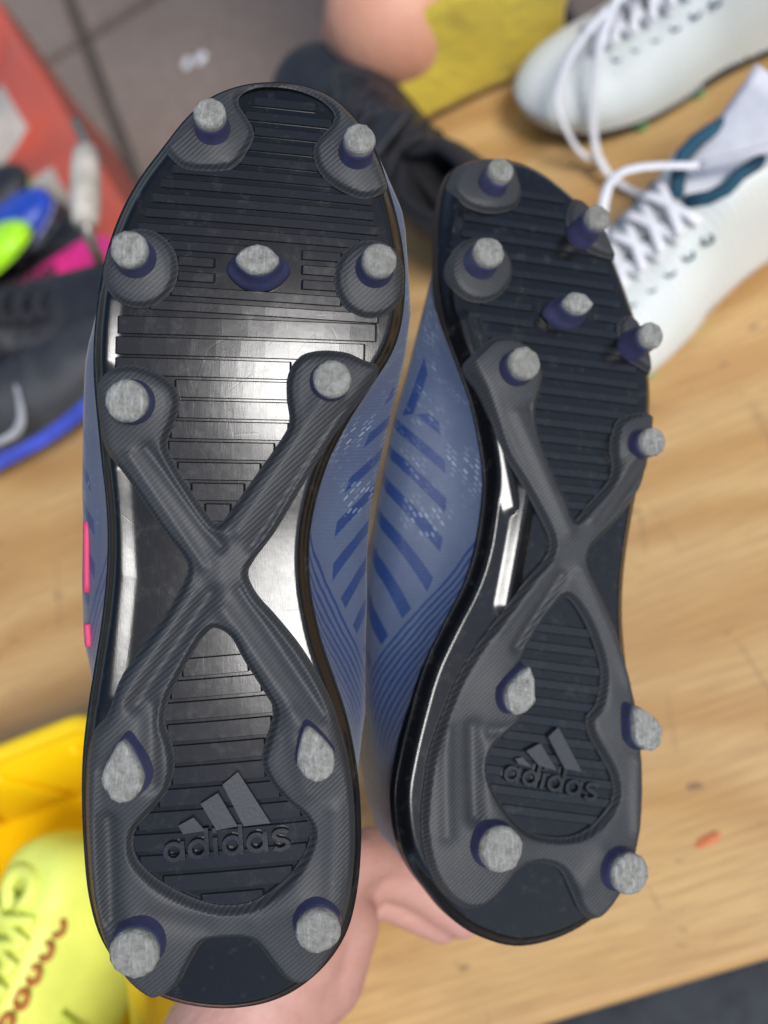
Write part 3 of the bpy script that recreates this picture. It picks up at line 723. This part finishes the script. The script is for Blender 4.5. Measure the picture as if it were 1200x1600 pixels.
# ================================================================= OTHER BOOTS (generic builder, toe to +y, sole towards +z, then turned upright)
GO = [(0,0),(20,3),(31,16),(34,42),(31,78),(28,110),(31,145),(41,180),(45,210),(41,240),(28,263),(8,275),(-12,273),(-30,256),(-40,225),(-42,190),(-36,150),(-31,110),(-32,70),(-33,40),(-29,15),(-16,3)]
def generic_boot(M, label, mu, mlin, msole, mlace, mstud, cuffm=None, stud=True, lace=True, extra=None, group=None, cat='football boot', scale=1.0, opn=.50, hs=None, mirror=1, tongue=None, ntag=3, skirt=.006):
    root = empty('football_boot', M @ Matrix.Rotation(math.pi, 4, 'Y') @ Matrix.Scale(scale, 4), label, cat, group)
    o = catmull([(a * .001 * mirror, b * .001) for a, b in GO], 5); o = resample(o, 150)
    if mirror < 0: o = o[::-1]
    cen = o.mean(0); hull = o + (o - cen) * .03
    spn = ((0, .038), (.0, .215))
    hs = hs or [(0, .072), (.25, .070), (.45, .074), (.62, .062), (.8, .046), (1, .036)]
    def surf(x, y): t = np.clip((y - .17) / .105, 0, 1.2); return -.010 * t ** 2
    up, sp, H, c, tt = upper_loft(root, o, hull, min(-.003, .004 - skirt), hs, mu, mlin, spn, surf, open_to=opn, cuff=cuffm, c_heel=.42)
    conform('outsole', [o[::-1]] if mirror > 0 else [o], .004, lambda x, y, d, dd: surf(x, y) + .001 - .001 * (1 - sstep(d / .004)), skirt, msole, root)
    if stud:
        for (x, y) in [(22, 35), (-22, 35), (24, 75), (-22, 72), (27, 165), (-28, 160), (36, 205), (-34, 200), (20, 245), (-18, 248)]:
            x *= .001 * mirror; y *= .001; z = float(surf(np.float64(x), np.float64(y)))
            V = []; F = []; m = 12
            for f, r in ((0, .0085), (.3, .0066), (.9, .0054), (1.0, .0045)):
                V += [(x + r * math.cos(2 * math.pi * i / m), y + r * math.sin(2 * math.pi * i / m), z + .012 * f) for i in range(m)]
            for k in range(3):
                for i in range(m): F.append((k * m + i, k * m + (i + 1) % m, (k + 1) * m + (i + 1) % m, (k + 1) * m + i))
            F.append(tuple(3 * m + i for i in range(m))); mesh('stud', V, F, mstud, root)
    def top(x, y):           # height of the upper's skin over a point
        v = (y - .038) / (.215 - .038); h = np.interp(np.clip(v, 0, 1), [a for a, _ in hs], [b for _, b in hs]); sx = min(.98, abs(x) / .036)
        cc = 1 - (1 - sx); ca = max(0.0, (1 - (1 - (sx if sx > 0 else 0)))) ; return h * (1 - sx ** 3.2) ** .55
    if lace:
        for k in range(6):
            y = .038 + .177 * opn + .002 + k * .0125; w = .019 - .001 * k
            for sgn in (-1, 1):
                pts = [(sgn * w * (2 * t - 1), y + .012 * t, -.003 - top(w * (2 * t - 1), y) - .0035) for t in np.linspace(0, 1, 8)]
                tube('lace', pts, .0030, mlace, root, 7, .45, (0, 0, 1))
            for sgn in (-1, 1):
                x = sgn * (w + .006); z = -.003 - top(x, y) - .0012
                er = .0042 if ntag == 2 else .003
                tube('eyelet', [(x + er * math.cos(q), y + er * math.sin(q), z) for q in np.linspace(0, 2 * math.pi, 13)], er * .42 if ntag == 2 else .0009, mstud if ntag == 2 else mlin, root, 5)
    if tongue is not None:
        V = []; F = []
        for i in range(9):
            f = i / 8; y = .150 - .075 * f; zc = -.003 - top(0, .150) - .001 - .030 * f ** 1.5
            for j in range(9): x = (j / 4 - 1) * (.018 + .006 * f); V.append((x, y, zc + .006 * (j / 4 - 1) ** 2 * (1 - f)))
        for i in range(8):
            for j in range(8): F.append((i * 9 + j, i * 9 + j + 1, (i + 1) * 9 + j + 1, (i + 1) * 9 + j))
        t = mesh('tongue', V, F, tongue, root); sd_ = t.modifiers.new('thick', 'SOLIDIFY'); sd_.thickness = .004
    if extra: extra(root, top)
    return root
def pose(px, py, z, yaw, pitch=0, roll=0, at=.14):
    """stand a boot with the middle of its sole at world height z under the pixel"""
    P = atz(px, py, z)
    return Matrix.Translation(P) @ Matrix.Rotation(R(yaw + ROLL), 4, 'Z') @ Matrix.Rotation(R(pitch), 4, 'X') @ Matrix.Rotation(R(roll), 4, 'Y') @ Matrix.Translation((0, -at, 0))

def m_white():
    b = NB('off_white_knit_upper'); v = b.coords()
    w = b.n('TexWave', wave_type='BANDS', bands_direction='Y', Vector=b.coords((1, 1, .5), (0, .3, .25)), Scale=70.0, Distortion=2.0, Detail=2.0).outputs[0]
    n1 = b.noise(v, 26, 4)
    c = b.mix(n1, (.60, .64, .60), (.74, .77, .74)); c = b.mix(b.ramp(w, [(0, .25), (.3, 0.0)]), c, (.48, .53, .51))
    return b.set(col=c, rough=.55, nor=b.bump(w, .2, .0008))
MW = m_white(); M_TEAL = m_simple('deep_teal_lining', (.012, .065, .105), .8); M_WLACE = m_simple('white_lace', (.74, .74, .76), .75, .1)
M_GREEN = m_simple('mint_green_stud', (.12, .50, .27), .5); M_NAVY = m_simple('navy_sole_plate', (.02, .03, .05), .4)
M_CREAM = m_simple('cream_sole_edge', (.62, .55, .50), .5)
def loose(pts, mat, root, r=.0032):
    P = catmull(pts, 6, False); return tube('lace', [tuple(p) for p in P], r, mat, root, 7, .55)
def ex_white1(root, top):
    loose([(.0, .13, -.082), (.030, .10, -.098), (.045, .05, -.092), (.038, .0, -.080), (.020, -.03, -.085)], M_WLACE, root, .0031)
    loose([(.0, .13, -.082), (-.02, .17, -.092), (.004, .20, -.075), (.02, .215, -.062)], M_WLACE, root, .0030)
def ex_white2(root, top):
    loose([(.0, .15, -.075), (.01, .19, -.085), (.035, .22, -.066), (.052, .235, -.030), (.068, .238, -.006), (.088, .225, .006), (.10, .205, .009)], M_WLACE, root, .0028)
    loose([(.0, .15, -.075), (.02, .21, -.078), (.04, .25, -.055), (.055, .25, -.015), (.060, .235, .004)], M_WLACE, root, .0028)
    loose([(.0, .11, -.082), (.03, .07, -.095), (.055, .04, -.060), (.075, .02, -.02), (.090, .01, .005)], M_WLACE, root, .0031)
STUDH = .012
generic_boot(pose(1092, 408, BZ + STUDH, 124), 'white boot with teal collar lining standing nearest, its toe hidden by the held right boot', MW, M_TEAL, M_CREAM, M_WLACE, M_GREEN, M_TEAL, extra=ex_white1, opn=.60, group='white and teal boots on the bench', tongue=M_WLACE)
generic_boot(pose(1125, 58, BZ + STUDH, 105), 'white boot at the back edge, loose lace hanging off its toe, mint green studs below', MW, M_TEAL, M_NAVY, M_WLACE, M_GREEN, M_TEAL, extra=ex_white2, opn=.60, group='white and teal boots on the bench', tongue=M_WLACE)
def ex_black(root, top):
    for a in ([(.0, .15, -.074), (.014, .165, -.078), (.024, .150, -.068), (.010, .135, -.078)], [(.0, .15, -.074), (-.016, .17, -.074), (-.026, .15, -.064), (-.012, .13, -.078)],
              [(.0, .14, -.078), (.022, .12, -.084), (.036, .10, -.072), (.040, .07, -.066), (.048, .04, -.05)], [(.0, .14, -.078), (.012, .11, -.088), (.026, .09, -.084), (.040, .06, -.066)]):
        loose(a, M_BL, root, .0026)
M_BLK = m_simple('soft_black_leather', (.016, .017, .021), .55, .5, 40, .5, .0015, 250)
M_BLK2 = m_simple('charcoal_mesh_upper', (.035, .037, .042), .6, .4, 50, .5, .001, 700)
M_BL = m_simple('black_lace', (.02, .02, .024), .8); M_BSOLE = m_simple('cobalt_blue_sole', (.055, .10, .60), .35)
M_SILVER = m_simple('silver_grey_print', (.36, .37, .39), .4); M_LIN2 = m_simple('black_lining', (.01, .01, .013), .9)
generic_boot(pose(615, 240, BZ + STUDH + .005, 42, 0, -14), 'black laced boot standing on the bench behind the toes of the held pair', M_BLK, M_LIN2, M_LIN2, M_BL, M_LIN2, M_LIN2, tongue=M_BLK, scale=.95, opn=.18, extra=ex_black)
def ex_swoosh(root, top):
    # curved tapering tick on the side
    for sg in (-1,):
        P = catmull([(-.5, .9), (-.2, .28), (.25, .18), (1.4, .62)], 8, False); V = []; F = []; n = len(P)
        for i, (a, b) in enumerate(P):
            f = i / (n - 1); w = .0045 * math.sin(math.pi * min(1, f * 1.6 + .12) if f < .3 else math.pi * .5) * (1 - f) ** .8 + .0004
            y = .178 - .045 * a; zz = .016 + .034 * b
            for o_ in (-w, w):
                hgt = zz + o_; x = sg * (.0465 - .30 * max(0, hgt - .022)) * (1.0 if y > .15 else .80 + .20 * max(0, (y - .09) / .06)); V.append((x, y, -hgt))
        for i in range(n - 1): F.append((i * 2, i * 2 + 1, i * 2 + 3, i * 2 + 2))
        o = mesh('side_mark', V, F, M_SILVER, root); q = o.modifiers.new('thick', 'SOLIDIFY'); q.thickness = .0012; q.offset = 0
generic_boot(pose(-8, 700, BZ + .014, -62, 0, -24), 'black shoe with cobalt blue sole edge and pale curved mark, toe pointing right', M_BLK2, M_LIN2, M_BSOLE, M_BL, M_LIN2, M_LIN2, stud=False, group=None, skirt=.014, extra=ex_swoosh, cat='shoe', tongue=M_BLK2)
generic_boot(pose(20, 560, BZ + STUDH, -80), 'charcoal black laced shoe lying behind the blue soled one at the left edge', M_BLK, M_LIN2, M_LIN2, M_BL, M_LIN2, M_LIN2, cat='shoe', tongue=M_BLK, group=None)

# ================================================================= RED AND WHITE BAG WITH PILED BOOTS
M_BAG = m_stripe_cloth(); M_GRIP = m_simple('ivory_plastic_grip', (.50, .46, .39), .45); M_WIRE = m_simple('dull_grey_wire', (.28, .26, .22), .4, metal=.6)
BT = .30
c1 = atz(215, 350, BT); c0 = atz(20, 45, BT); bx = (c0 - c1).normalized(); by = Vector((-bx.y, bx.x, 0))
if (by - (atz(0, 300, BT) - c1)).length > (by + (atz(0, 300, BT) - c1)).length: by = -by
bag = empty('shopping_bag', Matrix((bx, by, Vector((0, 0, 1)))).transposed().to_4x4(), 'large red and white plastic storage bag behind the bench, full of piled boots', 'bag')
bag.matrix_world = Matrix.Translation((c1.x, c1.y, 0)) @ Matrix((bx, by, bx.cross(by))).transposed().to_4x4()
sgn = 1 if bx.cross(by).z > 0 else -1
LX, LY = .52, .42
V = []; F = []; NS = 24; rows = 12
per = [(0, 0), (LX, 0), (LX, LY), (0, LY)]
ring = []
for k in range(4):
    a = np.array(per[k]); b = np.array(per[(k + 1) % 4])
    for i in range(NS): ring.append(a + (b - a) * i / NS)
m = len(ring)
for r_ in range(rows + 1):
    f = r_ / rows
    for i, p in enumerate(ring):
        q = noise.noise(Vector((p[0] * 7, p[1] * 7, f * 2.5))) * .018
        cx, cy = LX / 2, LY / 2; sc = 1 - .06 * (1 - f) + (q * 1.5)
        V.append((cx + (p[0] - cx) * sc, cy + (p[1] - cy) * sc, sgn * (BT * f + q * .8 * f)))
for r_ in range(rows):
    for i in range(m): F.append((r_ * m + i, r_ * m + (i + 1) % m, (r_ + 1) * m + (i + 1) % m, (r_ + 1) * m + i))
F.append(tuple(range(m)))
# folded-over flap round the rim
base_i = len(V)
for j, (dd, dz) in enumerate(((.012, .006), (.07, -.004), (.14, -.020))):
    for i, p in enumerate(ring):
        cx, cy = LX / 2, LY / 2; d = np.array([p[0] - cx, p[1] - cy]); d = d / np.linalg.norm(d); q = noise.noise(Vector((p[0] * 9, p[1] * 9, 5 + j)))
        V.append((p[0] - d[0] * dd * (1 + q), p[1] - d[1] * dd * (1 + q), sgn * (BT + dz + q * .012)))
for i in range(m): F.append((rows * m + i, rows * m + (i + 1) % m, base_i + (i + 1) % m, base_i + i))
for j in range(2):
    for i in range(m): F.append((base_i + j * m + i, base_i + j * m + (i + 1) % m, base_i + (j + 1) * m + (i + 1) % m, base_i + (j + 1) * m + i))
bb = mesh('bag_body', V, F, M_BAG, bag, recalc=True); q = bb.modifiers.new('t', 'SOLIDIFY'); q.thickness = .003
Bi = bag.matrix_world.inverted()
g0 = Bi @ atd(134, 236, .83); g1 = Bi @ atd(133, 348, .80)
tube('handle_grip', [g0 + (g1 - g0) * t for t in np.linspace(0, 1, 6)], [.0090, .0108, .0112, .0112, .0108, .0090], M_GRIP, bag, 16)
w0 = Bi @ atd(118, 190, .86); w2 = Bi @ atd(165, 430, .84)
tube('handle_wire', [w0, Bi @ atd(130, 215, .84), g0], .0045, M_WIRE, bag, 8)
tube('handle_wire', [g1, Bi @ atd(142, 375, .81), w2], .0045, M_WIRE, bag, 8)
M_HOT = m_simple('hot_pink_upper', (.85, .03, .25), .45, .3, 25, .4, .001, 300); M_LIME = m_simple('acid_green_upper', (.42, .88, .02), .35, .15)
M_ROY = m_simple('royal_blue_upper', (.015, .06, .42), .4, .3); M_LAV = m_simple('pale_lavender_panel', (.45, .50, .80), .5)
GB = 'boots piled in the red and white bag'
pil = [((108, 465, .36), -62, 6, 8, M_HOT, 'hot pink boot lying at the front of the pile in the bag', M_LIN2, .92),
       ((-25, 425, .41), -78, 8, -20, M_LIME, 'acid green boot with black mark on top of the piled boots', M_LIN2, .90),
       ((10, 385, .39), -62, 5, -10, M_ROY, 'royal blue boot with pale lavender panel in the pile', M_LAV, .90),
       ((75, 440, .33), -85, 0, 20, M_BLK, 'plain black boot between the green and the pink boots in the bag', M_LIN2, .9),
       ((30, 470, .34), -100, 0, 10, M_BLK2, 'charcoal mesh boot at the bottom of the pile, under the black one', M_LIN2, .9),
       ((120, 395, .32), -30, 0, 10, M_BLK, 'black boot pressed against the bag side beside the wire handle', M_LIN2, .8),
       ((-25, 345, .38), -60, 4, 0, M_BLK, 'black boot with acid green trim farthest back in the bag', M_LIME, .9)]
for (px, py, z), yaw, pi_, ro, mu, lab, m2, sc in pil:
    generic_boot(pose(px, py, z - .05, yaw, pi_, ro), lab, mu, M_LIN2, m2, M_BL if mu is not M_ROY else M_LAV, M_LIN2, M_LIN2, group=GB, tongue=mu if m2 is M_LIN2 else m2, scale=sc * .84)

# ================================================================= YELLOW CRATE WITH NEON BOOT
M_CRATE = m_simple('warm_yellow_crate_plastic', (.95, .62, .004), .38, .08, 12, .1, .001, 60)
CH = .10; CZ = BZ + .001
k0 = atz(0, 1188, BZ + CH); k1 = atz(132, 1136, BZ + CH); kx = (k1 - k0).normalized(); ky = Vector((kx.y, -kx.x, 0))
kc = atz(150, 1129, BZ + CH)
crate = empty('crate', Matrix.Translation((kc.x, kc.y, CZ)) @ Matrix.Rotation(math.atan2(kx.y, kx.x), 4, 'Z'), 'yellow plastic crate at the lower left holding a neon yellow boot', 'crate')
CW, CD = .40, .26
def wall(x0, y0, x1, y1, t=.003):
    a = Vector((x0, y0, 0)); b = Vector((x1, y1, 0)); L = (b - a).length; an = math.atan2(y1 - y0, x1 - x0)
    o = rbox('wall', 0, 0, 0, L, t, CH - .006, M_CRATE, crate, .0008, 1); o.location = ((x0 + x1) / 2, (y0 + y1) / 2, CH / 2); o.rotation_euler = (0, 0, an)
    nrib = int(L / .05)
    for i in range(nrib):
        f = (i + .5) / nrib; rb = rbox('wall_rib', 0, 0, 0, .004, .005, CH - .03, M_CRATE, o, .001, 1); rb.location = (-L / 2 + L * f, -.0035, 0)
wall(-CW, 0, 0, 0); wall(0, 0, 0, -CD); wall(0, -CD, -CW, -CD); wall(-CW, -CD, -CW, 0)
rbox('crate_floor', -CW / 2, -CD / 2, .002, CW, CD, .003, M_CRATE, crate, .001, 1)
rp = []
for (cx, cy, a0) in ((-.015, -.015, 0), (-CW + .015, -.015, 90), (-CW + .015, -CD + .015, 180), (-.015, -CD + .015, 270)):
    for q in range(0, 91, 15): rp.append((cx + .018 * math.cos(R(a0 + q)), cy + .018 * math.sin(R(a0 + q)), CH))
tube('rim', rp + rp[:1], .0052, M_CRATE, crate, 12)
tube('rim_lip', [(x * .985 - .003, y * .985 - .002, z - .016) for x, y, z in rp + rp[:1]], .0022, M_CRATE, crate, 8)
M_NEON = m_simple('neon_yellow_upper', (.78, .86, .16), .5, .10, 30, .2, .001, 200); M_RUST = m_simple('rust_orange_eyelet', (.50, .16, .04), .6)
M_OLIVE = m_simple('olive_printed_line', (.42, .52, .02), .6)
def ex_neon(root, top):
    for k in range(14):
        y = .085 + k * .009
        pts = [((.030 + .009 * t) , y + .018 * t, -.004 - .034 * (1 - t) - .006) for t in np.linspace(0, 1, 6)]
        for sd in (-1, 1): tube('side_line', [(sd * (.0355 + .007 * min(1, max(0, (p[1] - .09) / .09)) - .35 * max(0, -p[2] - .03)), p[1], p[2]) for p in pts], .0011, M_OLIVE, root, 5)
nm = Matrix.Translation(atz(92, 1690, BZ + .02)) @ Matrix.Rotation(R(165 + ROLL), 4, 'Z') @ Matrix.Rotation(R(0), 4, 'X') @ Matrix.Rotation(R(14), 4, 'Y') @ Matrix.Translation((0, -.13, 0))
generic_boot(nm, 'neon yellow boot with rust coloured eyelets lying in the yellow crate', M_NEON, M_NEON, M_NEON, M_NEON, M_RUST, M_NEON, extra=ex_neon, tongue=M_NEON, ntag=2, opn=.03)

# ================================================================= PERSON BEYOND THE BENCH
K = atz(612, 22, .515)
pn = []; pe = []
def ch2(start, pts):
    prev = start
    for p in pts:
        pn.append(p)
        if prev is not None: pe.append((prev, len(pn) - 1))
        prev = len(pn) - 1
    return prev
V3 = lambda p: Matrix.Rotation(R(ROLL), 3, 'Z') @ Vector(p)
hip = K + V3((.16, .42, .10))
ch2(None, [(hip, .12), (hip + V3((0, .05, .18)), .115), (hip + V3((0, -.02, .40)), .125), (hip + V3((0, -.05, .50)), .057), (hip + V3((0, -.09, .60)), .088), (hip + V3((0, -.10, .70)), .078)])
ch2(0, [(hip + V3((-.09, -.06, -.02)), .075), (K + V3((.05, .20, .02)), .066), (K + V3((.03, .07, .005)), .057), (K + V3((0, .012, -.012)), .053), (K + V3((-.048, .045, -.085)), .046), (K + V3((-.03, .12, -.27)), .045), (K + V3((-.03, .17, -.44)), .030), (K + V3((-.04, .09, -.49)), .026), (K + V3((-.04, .02, -.495)), .018)])
ch2(0, [(hip + V3((.10, -.05, -.02)), .075), (K + V3((.27, .22, .00)), .066), (K + V3((.33, .10, -.01)), .052), (K + V3((.33, .14, -.15)), .044), (K + V3((.33, .20, -.30)), .043), (K + V3((.32, .24, -.45)), .030), (K + V3((.33, .16, -.49)), .026), (K + V3((.33, .09, -.495)), .018)])
ch2(2 + 5, [(K + V3((-.046, .095, -.035)), .024), (K + V3((-.050, .16, -.03)), .032)])
person = skin_body('person', pn, pe, M_KNEE, 0, 2, voxel=.006); tag(person, 'squatting person in yellow shorts beyond the bench, one bare bent knee showing', 'person')
M_YEL = NB('mustard_yellow_cloth'); v_ = M_YEL.coords()
M_YEL = M_YEL.set(col=M_YEL.mix(M_YEL.noise(v_, 12, 4), (.50, .36, .025), (.62, .48, .05)), rough=.75, nor=M_YEL.bump(M_YEL.noise(v_, 14, 4, .5), .7, .02), sheen=.3)
V = []; F = []; nu, nv = 46, 26          # draped hem of the shorts: sheet from near the knee to the bench edge on the right
A0 = atz(628, 118, .50); A1 = atz(655, 186, .452); B0 = atz(760, -60, .62); 
corners = [atd(640, 90, .80), atd(652, 182, .815), atd(905, -70, 1.03), atd(905, 55, .93)]
corners = [atz(600, 112, .475), atz(650, 200, BZ + .004), atz(900, -130, .56), atz(880, 76, BZ + .004)]
for i in range(nu + 1):
    for j in range(nv + 1):
        u, w = i / nu, j / nv
        p = (corners[0] * (1 - w) + corners[1] * w) * (1 - u) + (corners[2] * (1 - w) + corners[3] * w) * u
        p = p.copy(); p.z += .035 * math.sin(math.pi * min(1, w * 1.0)) * (.35 + .65 * math.sin(math.pi * (.15 + .8 * u))) + .013 * math.sin(11 * w - 6 * u + 5 * noise.noise(p * 7)) * (1 - w) + .012 * noise.noise(p * 14)
        V.append(p)
for i in range(nu):
    for j in range(nv): F.append((i * (nv + 1) + j, (i + 1) * (nv + 1) + j, (i + 1) * (nv + 1) + j + 1, i * (nv + 1) + j + 1))
sh = mesh('shorts', V, F, M_YEL, person); q = sh.modifiers.new('t', 'SOLIDIFY'); q.thickness = .004
